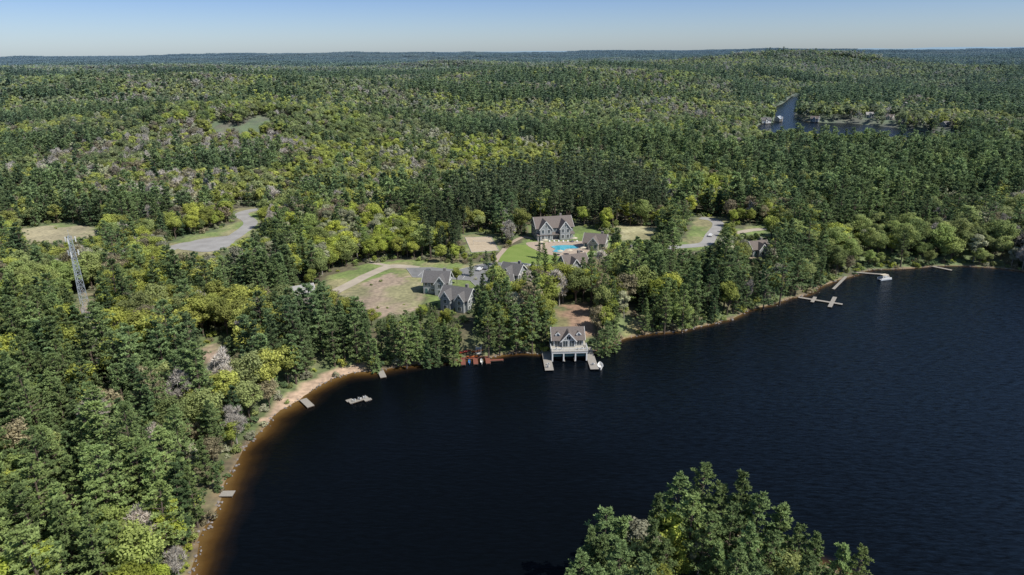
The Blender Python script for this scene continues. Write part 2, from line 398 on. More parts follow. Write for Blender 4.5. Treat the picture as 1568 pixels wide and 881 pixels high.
def place(name,y0,y1,sp,L,seed,smin=.62,smax=1.14):
    r=np.random.default_rng(seed); x,y=grid(y0,y1,sp,r)
    sd=sdf(x,y)
    o=(sd>.8)&~((sd<5)&inpoly(x,y,beach)); x,y,sd=x[o],y[o],sd[o]
    if y0<500:
        o=~inpoly(x,y,[(0,40),(92,40),(92,132),(0,132)]); x,y,sd=x[o],y[o],sd[o]
    idx=species(x,y,r)
    s=r.uniform(smin,smax,len(x))*(.85+.3*fbm(x,y,70,401)); s=np.where(r.random(len(x))<.15,s*.7,s)
    edge=(sd<5)&(r.random(len(x))<.4); s=np.where(edge,s*.55,s)
    hh=np.array(HT)[idx]*s
    if y0<560:
        b=blocked(x,y,hh,2.6)
        s2=s*.42; b2=blocked(x,y,hh*.42,1.3)|(r.random(len(x))<.15)
        idx=np.where(b&np.isin(idx,[6,7]),2,idx)
        keep=(~b)|(b&~b2); s=np.where(b,s2,s)
        x,y,idx,s,sd=x[keep],y[keep],idx[keep],s[keep],sd[keep]
    if y1>560:
        keep=np.ones(len(x),bool)
        for (hx,hy) in FHW:
            d=math.hypot(hx,hy); ux,uy=hx/d,hy/d
            al=(x-hx)*ux+(y-hy)*uy; pr=np.abs(-(x-hx)*uy+(y-hy)*ux)
            keep&=~((pr<8)&(al<8)&(al>-d*.075))
        x,y,idx,s,sd=x[keep],y[keep],idx[keep],s[keep],sd[keep]
    # gaps and small wet meadows in the wider forest
    if y0>300:
        gp=fbm(x,y,60,131); keep=~((gp>.76)&(y>520)&(y<1600)); x,y,idx,s,sd=x[keep],y[keep],idx[keep],s[keep],sd[keep]
    z=height(x,y,sd)-.25
    n=len(x); w=s*r.uniform(.88,1.15,n)
    rot=np.stack([r.normal(size=n)*.04,r.normal(size=n)*.04,r.uniform(0,6.28,n)],1)
    scatter(name,np.stack([x,y,z],1),rot,np.stack([w,w*r.uniform(.9,1.1,n),s],1),idx,colls[L])
    print(name,n)
place('forest',78,400,5.2,0,1)
place('forest',400,950,6.0,1,2)
place('forest',950,2300,8.2,2,3,.8,1.25)
# understory shrubs near the lake and clearings
r=np.random.default_rng(31); x,y=grid(80,420,3.4,r); sd=sdf(x,y)
near=(sd>.1)&(sd<5)&~((sd<4.5)&inpoly(x,y,beach)&(r.random(len(x))<.85)); other=(sd>=5)&(r.random(len(x))<.45)
o=near|other; x,y,sd=x[o],y[o],sd[o]; bl=blocked(x,y,np.full(len(x),2.),.8,(0,),False)
rough=inpoly(x,y,A_dirt)|inpoly(x,y,A_shore)|inpoly(x,y,A_lclear)|inpoly(x,y,A_cott)
o=(~bl)|(rough&(r.random(len(x))<.10)); x,y,sd,bl=x[o],y[o],sd[o],bl[o]
n=len(x); s=r.uniform(.5,1.25,n)*np.where(bl,.55,1); scatter('shrubs',np.stack([x,y,height(x,y,sd)-.2],1),np.stack([np.zeros(n),np.zeros(n),r.uniform(0,6.28,n)],1),np.stack([s,s,s*r.uniform(.7,1.2,n)],1),r.choice([0,0,0,1,2,3,4,4],n),shc)
# far patches
r=np.random.default_rng(77)
x,y=grid(2290,9500,84,r,.8,100)
sd=np.full(len(x),300.)
pcn=np.clip(.45+(fbm(x*.4,y,520,71)-.5)*4.0+r.normal(size=len(x))*.12,.02,.98); pcn=np.where(G(x,y,900,2300,600,420)>.3,.03,pcn)
idx=np.clip((pcn*6).astype(int),0,5); n=len(x)
scatter('distant_forest',np.stack([x,y,height(x,y,sd)-.5],1),np.stack([np.zeros(n),np.zeros(n),r.uniform(0,6.28,n)],1),np.ones((n,3))*1.1*r.uniform(.9,1.15,(n,1)),idx,pc)
print('far',n,time.time()-T0)

# hero trees placed one by one
def tree(i,x,y,s,seed,sink=.25,wf=1.0):
    ob=bpy.data.objects.new(NAMES[i],LOD0[i]); scene.collection.objects.link(ob)
    ob.location=(x,y,float(height(np.array([x]),np.array([y]))[0])-sink); q=np.random.default_rng(seed)
    ob.rotation_euler=(0,0,q.uniform(0,6.28)); w=s*q.uniform(.9,1.05)*wf; ob.scale=(w,w,s)
hero=[(0,547,548,1.0),(3,527,536,.9),(2,575,555,.75),(0,622,550,1.0),(1,605,545,.75),(3,640,545,.85),(4,668,546,.8),(5,655,548,.8),(2,695,543,.85),(4,683,540,.8),(1,748,536,1.0),(0,765,530,.95),(3,733,505,.8),(0,790,528,.95),(1,815,527,.95),(2,836,520,.8),(0,776,500,.9),(1,905,470,.95),(0,925,462,.9),(3,892,456,.8),(0,930,530,.72),(3,942,526,.7),(2,918,531,.65),(1,953,445,.85),(3,835,445,.85),(0,850,448,.8),(10,845,478,.75),(8,700,440,.55),(4,745,415,.5),(5,757,418,.55),(0,1000,492,.8),(1,1018,498,.95),(0,1045,496,1.0),(3,1030,488,.9),(8,478,445,.6),(3,430,470,.95),(0,470,545,1.0),(0,1170,462,1.05),(1,1195,455,1.1),(3,988,500,.75),
(2,722,428,.5),(3,815,455,.7),(0,825,432,.6),(3,858,436,.5),(10,905,432,.6),(0,985,420,.75),(8,1010,432,.6),(3,975,455,.8),(0,1000,460,.85),(12,862,470,.6),(9,880,462,.55),(3,803,480,.8),(0,822,490,.85),(1,935,490,.8),(3,960,476,.8),(0,585,540,.7),(3,565,548,.8),(13,640,520,.5),(9,600,520,.5),(0,512,552,.9),(9,850,412,.4),(2,905,402,.4),(10,757,440,.55),(0,755,470,.8),(3,740,480,.75),(2,833,402,.5),(3,826,400,.45),(9,690,392,.5),(14,160,560,.95),(14,195,545,.9),(14,165,690,.95),(0,300,640,1.0),(1,255,680,1.0),(3,330,690,.85),(0,285,735,1.05),(1,215,760,1.0),(0,250,800,1.0),(3,300,790,.8)]
for k,(i,u,v,s) in enumerate(hero):
    xx,yy=sv(u,v,3.5); tree(i,xx,yy,s,k,wf=.88)
# wooded point in the foreground, placed by its crown tops
isl=[(0,872,862,14),(3,905,798,16),(0,928,768,19),(2,955,792,16),(12,985,790,16),(3,1008,760,18),(0,1042,735,20),(1,1076,716,22),(0,1104,758,18),(3,1136,740,21),(0,1162,776,18),(2,1195,790,17),(0,1222,822,15),(3,1250,834,15),(2,1292,850,13),(0,1320,850,13),(0,890,838,15),(2,922,818,15),(0,950,838,16),(10,976,826,13),(3,1000,812,17),(9,1030,790,14),(0,1060,772,18),(1,1090,800,18),(0,1120,790,18),(3,1150,820,17),(0,1182,834,15),(10,1206,856,12),(0,1236,872,14),(0,915,872,15),(3,945,886,15),(0,985,868,16),(8,1012,876,10),(2,1100,850,13),(0,1130,862,15),(1,1160,880,17),(3,1265,890,14),(9,1040,850,9),(12,1072,838,10),(0,1020,846,13),(0,1200,905,15),(1,960,920,18),(0,1110,915,15),(0,1300,905,13)]
for k,(i,u,v,h_) in enumerate(isl):
    xx,yy=sv(u,v,h_+2.2); tree(i,xx,yy,h_/HT[i],200+k,wf=1.0)

# ---------------- terrain ----------------
def axis(a,b,st,lo,hi,g=1.13):
    c=list(np.arange(a,b+.01,st)); s=st; 
    while c[-1]<hi: s*=g; c.append(c[-1]+s)
    s=st; pre=[a]
    while pre[-1]>lo: s*=g; pre.append(pre[-1]-s)
    return np.array(pre[:0:-1]+c)
xs=axis(-330,420,2.2,-16000,16000,1.09); ys=axis(70,520,2.2,-400,18000,1.05)
gx,gy=np.meshgrid(xs,ys); X=gx.ravel(); Y=gy.ravel(); SD=sdf(X,Y); Z=height(X,Y,SD)
nx,ny=len(xs),len(ys)
i=np.arange(nx*ny).reshape(ny,nx); F=np.stack([i[:-1,:-1],i[:-1,1:],i[1:,1:],i[1:,:-1]],-1).reshape(-1,4)
me=bpy.data.meshes.new('terrain'); me.vertices.add(len(X)); me.vertices.foreach_set('co',np.stack([X,Y,Z],1).astype(np.float32).reshape(-1))
me.loops.add(F.size); me.loops.foreach_set('vertex_index',F.astype(np.int32).ravel()); me.polygons.add(len(F)); me.polygons.foreach_set('loop_start',np.arange(len(F),dtype=np.int32)*4)
me.polygons.foreach_set('use_smooth',np.ones(len(F),bool)); me.update(calc_edges=True)
nz=fbm(X,Y,14,81); kk=sstep(.35,.65,nz)[:,None]
col=np.array([.13,.11,.06])*(1-kk)+np.array([.13,.16,.06])*kk
col=np.where((Y>7000)[:,None],np.array([.07,.10,.05]),col)
def paint(poly,c,c2,thr=.5,jit=3):
    global col
    jx=X+(vnoise(X,Y,5,91)-.5)*jit; jy=Y+(vnoise(X,Y,5,92)-.5)*jit*2
    m=inpoly(jx,jy,poly); k=sstep(thr-.12,thr+.12,nz)[:,None]
    col=np.where(m[:,None],np.array(c)*(1-k)+np.array(c2)*k,col)
gr=(.18,.23,.065); dry=(.29,.26,.13); dirt=(.36,.275,.20); sand=(.28,.19,.11)
paint(A_road,gr,dry,.45); paint(A_cott,gr,(.2,.22,.08),.55); paint(A_lodge,gr,(.17,.24,.05),.6); paint(A_dirt,dirt,(.27,.25,.13),.58,9)
paint(A_volley,gr,dry); paint(A_lroad,dry,gr,.5); paint(A_lclear,(.36,.31,.19),gr,.62); paint(A_rgr,(.38,.35,.2),dry,.5); paint(A_rroad,gr,dry,.5); paint(A_h4,dry,gr)
paint(A_tow,(.34,.26,.19),dry,.6,5)
paint(A_shore,(.33,.21,.14),(.22,.2,.09),.55,6); paint(A_shore2,(.33,.21,.14),(.2,.2,.08),.55); paint(A_small,(.33,.24,.18),gr,.6); paint(A_small2,gr,dry,.5); paint(A_bld,gr,dirt,.5); paint(A_h1,dirt,gr); paint(A_h2,dirt,gr); paint(A_h3,gr,dirt); paint(A_trk,dry,gr)
b=(SD>-9)&(SD<1.2)&(Y<520); kk=sstep(0,1.2,SD)[:,None]; col=np.where(b[:,None],np.array(sand)*(1-kk)+np.array((.12,.10,.06))*kk,col)
m=(inpoly(X,Y,beach)&(SD>-6)&(SD<4)); col=np.where(m[:,None],np.array([.46,.33,.23]),col)
ca=me.color_attributes.new('cover','FLOAT_COLOR','POINT'); ca.data.foreach_set('color',np.concatenate([col,np.ones((len(X),1))],1).astype(np.float32).ravel())
m,nt=newmat('ground_cover'); at=N(nt,'ShaderNodeAttribute',attribute_name='cover'); geo=N(nt,'ShaderNodeNewGeometry')
n1=N(nt,'ShaderNodeTexNoise'); n1.inputs['Scale'].default_value=.6; n1.inputs['Detail'].default_value=6; nt.links.new(geo.outputs['Position'],n1.inputs['Vector'])
n2=N(nt,'ShaderNodeTexNoise'); n2.inputs['Scale'].default_value=.06; n2.inputs['Detail'].default_value=5; nt.links.new(geo.outputs['Position'],n2.inputs['Vector'])
br=mth(nt,'MULTIPLY',mth(nt,'ADD',mth(nt,'MULTIPLY',n1.outputs['Fac'],1.5),.25),mth(nt,'ADD',mth(nt,'MULTIPLY',n2.outputs['Fac'],1.4),.3))
vm=N(nt,'ShaderNodeVectorMath',operation='SCALE'); nt.links.new(at.outputs['Color'],vm.inputs[0]); nt.links.new(br,vm.inputs['Scale'])
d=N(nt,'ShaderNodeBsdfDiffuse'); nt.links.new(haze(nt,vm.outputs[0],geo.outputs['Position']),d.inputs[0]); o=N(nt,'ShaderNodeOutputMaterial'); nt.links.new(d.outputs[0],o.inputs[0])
me.materials.append(m); ob=bpy.data.objects.new('ground',me); scene.collection.objects.link(ob)

# ---------------- water ----------------
def water(name,x0,x1,y0,y1,st):
    xs=np.arange(x0,x1,st); ys=np.arange(y0,y1,st); gx,gy=np.meshgrid(xs,ys); X=gx.ravel();Y=gy.ravel(); S=sdf(X,Y)
    nx,ny=len(xs),len(ys); i=np.arange(nx*ny).reshape(ny,nx); F=np.stack([i[:-1,:-1],i[:-1,1:],i[1:,1:],i[1:,:-1]],-1).reshape(-1,4)
    F=F[(S[F].min(1)<st*.8)]
    us,inv=np.unique(F,return_inverse=True); F=inv.reshape(-1,4)
    me=bpy.data.meshes.new(name); me.from_pydata(np.stack([X[us],Y[us],np.zeros(len(us))],1).tolist(),[],F.tolist())
    # the bottom drops away faster east of the beach
    dep=-S[us]*np.where(S[us]<0,1.15+1.8*sstep(-60,10,X[us]),1)
    a=me.attributes.new('depth','FLOAT','POINT'); a.data.foreach_set('value',dep.astype(np.float32))
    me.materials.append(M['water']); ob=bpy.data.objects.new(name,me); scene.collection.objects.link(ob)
m,nt=newmat('lake_water'); M['water']=m
p=N(nt,'ShaderNodeBsdfPrincipled'); o=N(nt,'ShaderNodeOutputMaterial'); nt.links.new(p.outputs[0],o.inputs[0])
at=N(nt,'ShaderNodeAttribute',attribute_name='depth'); geo=N(nt,'ShaderNodeNewGeometry')
ns=N(nt,'ShaderNodeTexNoise'); ns.inputs['Scale'].default_value=.09; ns.inputs['Detail'].default_value=4; nt.links.new(geo.outputs['Position'],ns.inputs['Vector'])
dd=mth(nt,'ADD',at.outputs['Fac'],mth(nt,'MULTIPLY',mth(nt,'SUBTRACT',ns.outputs['Fac'],.5),6.0))
cr=N(nt,'ShaderNodeValToRGB'); nt.links.new(mth(nt,'DIVIDE',dd,10.0,True),cr.inputs[0])
e=cr.color_ramp.elements; e[0].position=0; e[0].color=(.15,.09,.03,1); e[1].position=1; e[1].color=(.0018,.0026,.0036,1)
for q,c in((.22,(.08,.043,.013,1)),(.45,(.028,.016,.007,1)),(.7,(.008,.006,.005,1))): el=e.new(q); el.color=c
p.inputs['IOR'].default_value=1.33
# windier water eastward: choppier, more reflective, rippled blue sheen painted into base colour
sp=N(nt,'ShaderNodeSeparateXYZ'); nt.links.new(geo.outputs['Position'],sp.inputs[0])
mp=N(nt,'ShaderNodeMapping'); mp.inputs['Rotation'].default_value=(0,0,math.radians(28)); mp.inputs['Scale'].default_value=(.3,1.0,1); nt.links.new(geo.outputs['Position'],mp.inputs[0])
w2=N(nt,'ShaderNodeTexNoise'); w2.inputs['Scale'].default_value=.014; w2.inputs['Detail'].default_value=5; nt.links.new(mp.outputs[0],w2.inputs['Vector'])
wind_sheen=mth(nt,'ADD',mth(nt,'DIVIDE',mth(nt,'SUBTRACT',sp.outputs[0],20.0),200.0),mth(nt,'MULTIPLY',mth(nt,'SUBTRACT',w2.outputs['Fac'],.45),1.2),True)
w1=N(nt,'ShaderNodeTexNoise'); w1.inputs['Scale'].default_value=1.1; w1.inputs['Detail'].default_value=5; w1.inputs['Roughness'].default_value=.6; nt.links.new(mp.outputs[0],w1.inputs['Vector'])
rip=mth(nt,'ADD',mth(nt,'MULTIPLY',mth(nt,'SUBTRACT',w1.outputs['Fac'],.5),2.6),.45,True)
nt.links.new(mth(nt,'ADD',mth(nt,'MULTIPLY',rip,mth(nt,'ADD',mth(nt,'MULTIPLY',wind_sheen,.42),.06)),.10),p.inputs['Specular IOR Level'])
nt.links.new(mixc(nt,mth(nt,'MULTIPLY',rip,mth(nt,'ADD',mth(nt,'MULTIPLY',wind_sheen,.85),.06),True),cr.outputs[0],(.007,.016,.031)),p.inputs['Base Color'])
nt.links.new(mth(nt,'ADD',mth(nt,'MULTIPLY',wind_sheen,.08),.10),p.inputs['Roughness'])
w3=N(nt,'ShaderNodeTexNoise'); w3.inputs['Scale'].default_value=.3; w3.inputs['Detail'].default_value=2; nt.links.new(mp.outputs[0],w3.inputs['Vector'])
bp=N(nt,'ShaderNodeBump'); bp.inputs['Distance'].default_value=.7
nt.links.new(mth(nt,'ADD',mth(nt,'MULTIPLY',wind_sheen,.5),.2,True),bp.inputs['Strength']); nt.links.new(mth(nt,'ADD',w1.outputs['Fac'],mth(nt,'MULTIPLY',w3.outputs['Fac'],.6)),bp.inputs['Height']); nt.links.new(bp.outputs[0],p.inputs['Normal'])
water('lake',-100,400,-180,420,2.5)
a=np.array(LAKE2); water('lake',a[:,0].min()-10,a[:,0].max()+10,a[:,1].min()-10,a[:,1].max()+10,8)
print('water',time.time()-T0)

# ---------------- building materials ----------------
M['roof']=pmat('shingle_roof',(.15,.145,.145),(.105,.10,.10),scale=2.5,rough=.9)
M['roofb']=pmat('brown_shingle_roof',(.19,.16,.145),(.13,.11,.10),scale=2.5,rough=.9)
M['siding']=pmat('grey_siding',(.30,.32,.33),(.24,.26,.27),scale=1,stretch=(.3,.3,6))
M['siding2']=pmat('beige_siding',(.45,.42,.36),(.38,.35,.3),scale=1,stretch=(.3,.3,6))
M['white']=pmat('white_trim',(.75,.75,.73),(.66,.66,.64),scale=2,rough=.5)
M['glass']=pmat('window_glass',(.03,.04,.05),(.06,.08,.09),scale=.7,rough=.08,spec=.6)
M['stone']=pmat('fieldstone',(.28,.26,.24),(.17,.16,.15),scale=3,bump=.4)
M['wood']=pmat('weathered_planks',(.38,.35,.31),(.27,.25,.22),scale=2,stretch=(6,1,1))
M['redwood']=pmat('red_stained_planks',(.26,.095,.065),(.18,.07,.05),scale=2,stretch=(6,1,1))
M['door']=pmat('dark_green_door',(.08,.16,.16),scale=2)
M['asphalt']=pmat('asphalt',(.23,.23,.23),(.17,.17,.17),scale=.3,rough=.9)
M['asphl']=pmat('worn_asphalt',(.36,.35,.34),(.27,.26,.25),scale=.15,rough=.9)
M['gravel']=pmat('gravel_road',(.46,.40,.32),(.36,.31,.25),scale=.25,rough=.95)
M['kerb']=pmat('concrete_kerb',(.42,.41,.39),scale=1)
M['paint']=pmat('road_paint',(.7,.7,.68),(.6,.6,.58),scale=2)
M['sandm']=pmat('court_sand',(.50,.42,.31),(.43,.35,.25),scale=.7)
M['patio']=pmat('patio_stone',(.46,.37,.29),(.36,.29,.23),scale=1.2)
M['pool']=pmat('pool_water',(.10,.45,.56),(.05,.36,.48),scale=.4,rough=.08,spec=.5)
M['lawn']=pmat('lawn_grass',(.16,.23,.05),(.21,.27,.07),scale=.15,rough=.95)
M['metal']=pmat('galvanised_steel',(.48,.52,.56),(.36,.40,.44),scale=1,rough=.5,metal=.2)
M['red']=pmat('red_hull',(.38,.06,.04),scale=2,rough=.4); M['blue']=pmat('blue_hull',(.04,.20,.45),scale=2,rough=.4)
M['orange']=pmat('orange_hull',(.5,.15,.04),scale=2,rough=.4); M['tire']=pmat('rubber',(.02,.02,.02),scale=2)
M['rock']=pmat('granite',(.30,.27,.25),(.15,.135,.125),scale=1.5,bump=.5)
M['canvas']=pmat('umbrella_canvas',(.62,.55,.42),scale=2); M['black']=pmat('dark_interior',(.012,.014,.016),scale=1)

def empty(name,x,y,z,rot=0):
    e=bpy.data.objects.new(name,None); e.location=(x,y,z); e.rotation_euler=(0,0,rot); scene.collection.objects.link(e); return e
class Part:
    def __init__(s,name,mat,parent): s.n=name;s.mat=mat;s.p=parent;s.v=[];s.f=[]
    def raw(s,v,f):
        o=len(s.v); s.v+= [tuple(map(float,a)) for a in v]; s.f+=[tuple(i+o for i in a) for a in f]
    def box(s,x0,x1,y0,y1,z0,z1):
        s.raw([(x0,y0,z0),(x1,y0,z0),(x1,y1,z0),(x0,y1,z0),(x0,y0,z1),(x1,y0,z1),(x1,y1,z1),(x0,y1,z1)],
              [(0,3,2,1),(4,5,6,7),(0,1,5,4),(1,2,6,5),(2,3,7,6),(3,0,4,7)])
    def beam(s,a,b,t,t2=None):
        a=np.array(a,float);b=np.array(b,float);d=nrm(b-a); u=np.cross(d,[0,0,1.]); 
        if np.linalg.norm(u)<.01: u=np.array([1.,0,0])
        u=nrm(u); w=np.cross(u,d); t2=t2 or t; v=[]
        for p in(a,b):
            for su,sw in((-1,-1),(1,-1),(1,1),(-1,1)): v.append(p+u*su*t/2+w*sw*t2/2)
        s.raw(v,[(0,3,2,1),(4,5,6,7),(0,1,5,4),(1,2,6,5),(2,3,7,6),(3,0,4,7)])
    def done(s,smooth=False,top=False):
        if not s.v: return None
        me=bpy.data.meshes.new(s.n); me.from_pydata(s.v,[],s.f); me.materials.append(M[s.mat]); me.validate(); me.update()
        ob=bpy.data.objects.new(s.n,me); scene.collection.objects.link(ob)
        if s.p: ob.parent=s.p
        return ob
def slab(P_,a,b,c,d,th):
    a,b,c,d=[np.array(q,float) for q in(a,b,c,d)]; n=nrm(np.cross(b-a,d-a)); 
    if n[2]<0: n=-n
    P_.raw([a,b,c,d,a+n*th,b+n*th,c+n*th,d+n*th],[(0,3,2,1),(4,5,6,7),(0,1,5,4),(1,2,6,5),(2,3,7,6),(3,0,4,7)])
def gable(R,Wl,Tr,x0,x1,y0,y1,ze,zr,ax='x',oh=.5,th=.18):
    if ax=='x':
        ym=(y0+y1)/2; sl=(zr-ze)/(ym-y0)
        for sg,ye in((-1,y0-oh),(1,y1+oh)): slab(R,(x0-oh,ye,ze-sl*oh),(x1+oh,ye,ze-sl*oh),(x1+oh,ym,zr),(x0-oh,ym,zr),th)
        for x in(x0,x1-.2):
            Wl.raw([(x,y0,ze),(x,y1,ze),(x,ym,zr-.02),(x+.2,y0,ze),(x+.2,y1,ze),(x+.2,ym,zr-.02)],[(0,2,1),(3,4,5),(0,1,4,3),(1,2,5,4),(2,0,3,5)])
        for x in(x0-oh-.06,x1+oh+.06):
            for ye in(y0-oh,y1+oh): Tr.beam((x,ye,ze-sl*oh+.03),(x,ym,zr+.03),.1,.32)
    else:
        xm=(x0+x1)/2; sl=(zr-ze)/(xm-x0)
        for xe in(x0-oh,x1+oh): slab(R,(xe,y0-oh,ze-sl*oh),(xe,y1+oh,ze-sl*oh),(xm,y1+oh,zr),(xm,y0-oh,zr),th)
        for y in(y0,y1-.2):
            Wl.raw([(x0,y,ze),(x1,y,ze),(xm,y,zr-.02),(x0,y+.2,ze),(x1,y+.2,ze),(xm,y+.2,zr-.02)],[(0,1,2),(3,5,4),(0,3,4,1),(1,4,5,2),(2,5,3,0)])
        for xe in(x0-oh,x1+oh): Tr.beam((xe,y0-oh-.06,ze-sl*oh+.03),(xm,y0-oh-.06,zr+.03),.1,.32)
def win(Fr,Gl,face,c,z,w,h,pos):
    if face in'fb':
        s=-1 if face=='f' else 1; a,b=sorted((pos,pos+s*.06)); Fr.box(c-w/2-.14,c+w/2+.14,a,b,z-.14,z+h+.14)
        for k in(-1,1): 
            a,b=sorted((pos+s*.062,pos+s*.09)); x=c+k*w/4; Gl.box(x-w/4+.05,x+w/4-.05,a,b,z,z+h)
    else:
        s=-1 if face=='l' else 1; a,b=sorted((pos,pos+s*.06)); Fr.box(a,b,c-w/2-.14,c+w/2+.14,z-.14,z+h+.14)
        for k in(-1,1):
            a,b=sorted((pos+s*.062,pos+s*.09)); x=c+k*w/4; Gl.box(a,b,x-w/4+.05,x+w/4-.05,z,z+h)
def house(name,x,y,rot,w,d,wh,rh,cross=(),roof='roof',wall='siding',z=5.0,stor=2,chim=True,porch=False,back=()):
    E=empty(name,x,y,z,rot)
    Wl=Part('walls',wall,E);R=Part('roof',roof,E);Tr=Part('trim','white',E);Gl=Part('window_glass','glass',E);Fr=Part('window_frames','white',E);St=Part('foundation_and_chimney','stone',E);D=Part('door','door',E)
    St.box(-w/2-.05,w/2+.05,-d/2-.05,d/2+.05,-.3,.35); Wl.box(-w/2,w/2,-d/2,d/2,.35,wh)
    gable(R,Wl,Tr,-w/2,w/2,-d/2,d/2,wh,wh+rh)
    Tr.box(-w/2-.03,w/2+.03,-d/2-.03,d/2+.03,wh-.3,wh-.1)
    sh=(wh-.35)/stor
    def row(face,length,pos,skip=()):
        n=max(1,int(length/2.6))
        for s_ in range(stor):
            for k in range(n):
                c=(k+.5)/n*length-length/2
                if any(abs(c-a)<b for a,b in skip): continue
                win(Fr,Gl,face,c,.35+s_*sh+sh*.32,1.25,sh*.5,pos)
    sk=[(c,cw/2+.7) for c,cw,pj,crh in cross]
    row('f',w,-d/2,sk); row('b',w,d/2); row('l',d,-w/2); row('r',d,w/2)
    for c,cw,pj,crh in cross:
        y0=-d/2-pj; Wl.box(c-cw/2,c+cw/2,y0,-d/2-.001,.35,wh-.02); St.box(c-cw/2-.04,c+cw/2+.04,y0-.04,-d/2-.06,-.3,.34)
        gable(R,Wl,Tr,c-cw/2,c+cw/2,y0,0,wh-.02,wh+crh,'y',.4)
        n=max(1,int(cw/2.3))
        for s_ in range(stor):
            for k in range(n):
                win(Fr,Gl,'f',c-cw/2+(k+.5)*cw/n,.35+s_*sh+sh*.25,1.4,sh*.6,y0)
        if crh>1.8: win(Fr,Gl,'f',c,wh+crh*.18,1.0,crh*.36,y0)
    D.box(-w/2+.8,-w/2+1.8,-d/2-.12,-d/2-.001,.36,2.5)
    if chim: St.box(w*.22,w*.22+1.1,.6,1.7,wh,wh+rh+1.1)
    if porch:
        Tr2=Part('porch','white',E); Dk=Part('porch_deck','wood',E); PR=Part('porch_roof',roof,E)
        y0=-d/2-2.6
        Dk.box(-w/2,w/2,y0,-d/2-.13,-.2,.33)
        for k in range(6): xx=-w/2+.2+k*(w-.4)/5; Tr2.box(xx-.12,xx+.12,y0+.1,y0+.34,.33,2.75)
        Tr2.box(-w/2,w/2,y0+.08,y0+.36,2.75,3.0); slab(PR,(-w/2-.3,y0-.3,3.0),(w/2+.3,y0-.3,3.0),(w/2+.3,-d/2+.01,3.7),(-w/2-.3,-d/2+.01,3.7),.14)
        Tr2.done();Dk.done();PR.done()
    for q in(Wl,R,Tr,Gl,Fr,St,D): q.done()
    return E
def hp(name,u,v,rotd,*a,z=5.0,**k):
    x,y=sv(u,v,z); return house(name,x,y,math.radians(rotd),*a,z=z,**k)
hp('lodge',845,362,12,20,12,6.4,4.6,cross=((-5.5,6.5,2.5,4.0),(4.8,5.5,3.2,3.6)),wall='siding',roof='roofb',porch=True)
hp('pool_house',912,379,-20,11,8,3.6,3.6,cross=((0,5,2,3.0),),stor=1,wall='siding2',roof='roofb')
hp('cottage',671,446,-8,10.5,8,5.4,3.4,cross=((2.2,4.2,1.8,2.8),),z=5)
hp('cottage',703,471,-25,12,8,5.2,3.4,cross=((-2.8,4.2,1.8,2.8),(3.2,3.6,1.4,2.4)),z=5)
hp('cottage',786,436,-30,9,8,6.2,3.4,cross=((0,4.2,1.8,2.8),))
hp('cottage',878,418,20,11,8,5.4,3.4,cross=((-1.5,4.2,1.8,2.8),),roof='roofb')
hp('cottage',768,452,10,9,7,5.4,3.2,cross=((0,4,1.5,2.8),))
hp('cottage',962,408,35,9,7.5,5.2,3.2,cross=((0,4,1.5,2.8),),roof='roofb')
hp('cottage',1158,390,15,9,7.5,4,3,cross=((0,4,1.5,2.6),),stor=1,roof='roofb')
hp('garage',462,457,30,9.5,7.5,3.2,2.4,stor=1,roof='asphl',wall='siding2',chim=False)
for k,(hx,hy) in enumerate(FHW):
    q=np.random.default_rng(500+k); z=float(height(np.array([hx]),np.array([hy]))[0]); z=max(z,.8)
    house('cottage',hx,hy,q.uniform(-.9,.9),q.uniform(8,14),8,q.uniform(3.2,5.0),3.2,cross=((0,4,1.5,2.5),),z=z-.1,stor=1,roof=['roof','metal','roofb','asphl','roofb'][k%5],wall=['white','siding2','siding'][k%3],chim=False)

# ---------------- roads & surfaces ----------------
def sheet(name,pts,z,mat,kerb=0):
    me=bpy.data.meshes.new(name); import bmesh
    bm=bmesh.new(); vs=[bm.verts.new((a,b,z)) for a,b in pts]; f=bm.faces.new(vs); f.normal_update()
    if f.normal.z<0: f.normal_flip()
    bmesh.ops.triangulate(bm,faces=bm.faces); bm.to_mesh(me); bm.free()
    me.materials.append(M[mat]); ob=bpy.data.objects.new(name,me); scene.collection.objects.link(ob)
    if kerb:
        K=Part('kerb','kerb',ob)
        for i in range(len(pts)):
            a=pts[i];b=pts[(i+1)%len(pts)]; K.beam((a[0],a[1],z+kerb/2-.03),(b[0],b[1],z+kerb/2-.03),.22,kerb+.06)
        K.done()
    return ob
def ribbon(name,pts,w,z,mat):
    c=np.array(smooth_poly(pts,8,False)); d=nrm(np.gradient(c,axis=0)); n=np.stack([-d[:,1],d[:,0]],1)
    j=(vnoise(c[:,0],c[:,1],6,3)-.5)*.6; L=c+n*(w/2+j)[:,None]; R=c-n*(w/2-j)[:,None]; v=[];f=[]
    for i in range(len(c)):
        v+=[(L[i][0],L[i][1],z),(R[i][0],R[i][1],z)]
        if i: f.append((2*i-2,2*i-1,2*i+1,2*i))
    me=bpy.data.meshes.new(name); me.from_pydata(v,[],f); me.materials.append(M[mat]); ob=bpy.data.objects.new(name,me); scene.collection.objects.link(ob)
ribbon('gravel_road',P([(470,470),(508,450),(545,431),(580,414),(602,408),(640,411)]),5.5,5.06,'gravel')
ribbon('road',P([(602,409),(560,398),(612,388)]),3,5.04,'gravel')
sheet('parking_lot',P([(622,411),(660,410),(700,414),(742,404),(790,402),(838,408),(836,416),(790,414),(757,424),(752,438),(728,438),(720,430),(690,428),(632,425)]),5.09,'asphalt',.12)
mk=Part('parking_lines','paint',None); a=np.array(sv(640,423));b=np.array(sv(690,426)); dr=nrm(b-a)
for k in range(9):
    p0=a+dr*(k*2.6); q=p0+np.array([-dr[1],dr[0]])*5; mk.beam((p0[0],p0[1],5.1),(q[0],q[1],5.1),.14,.02)
mk.done()
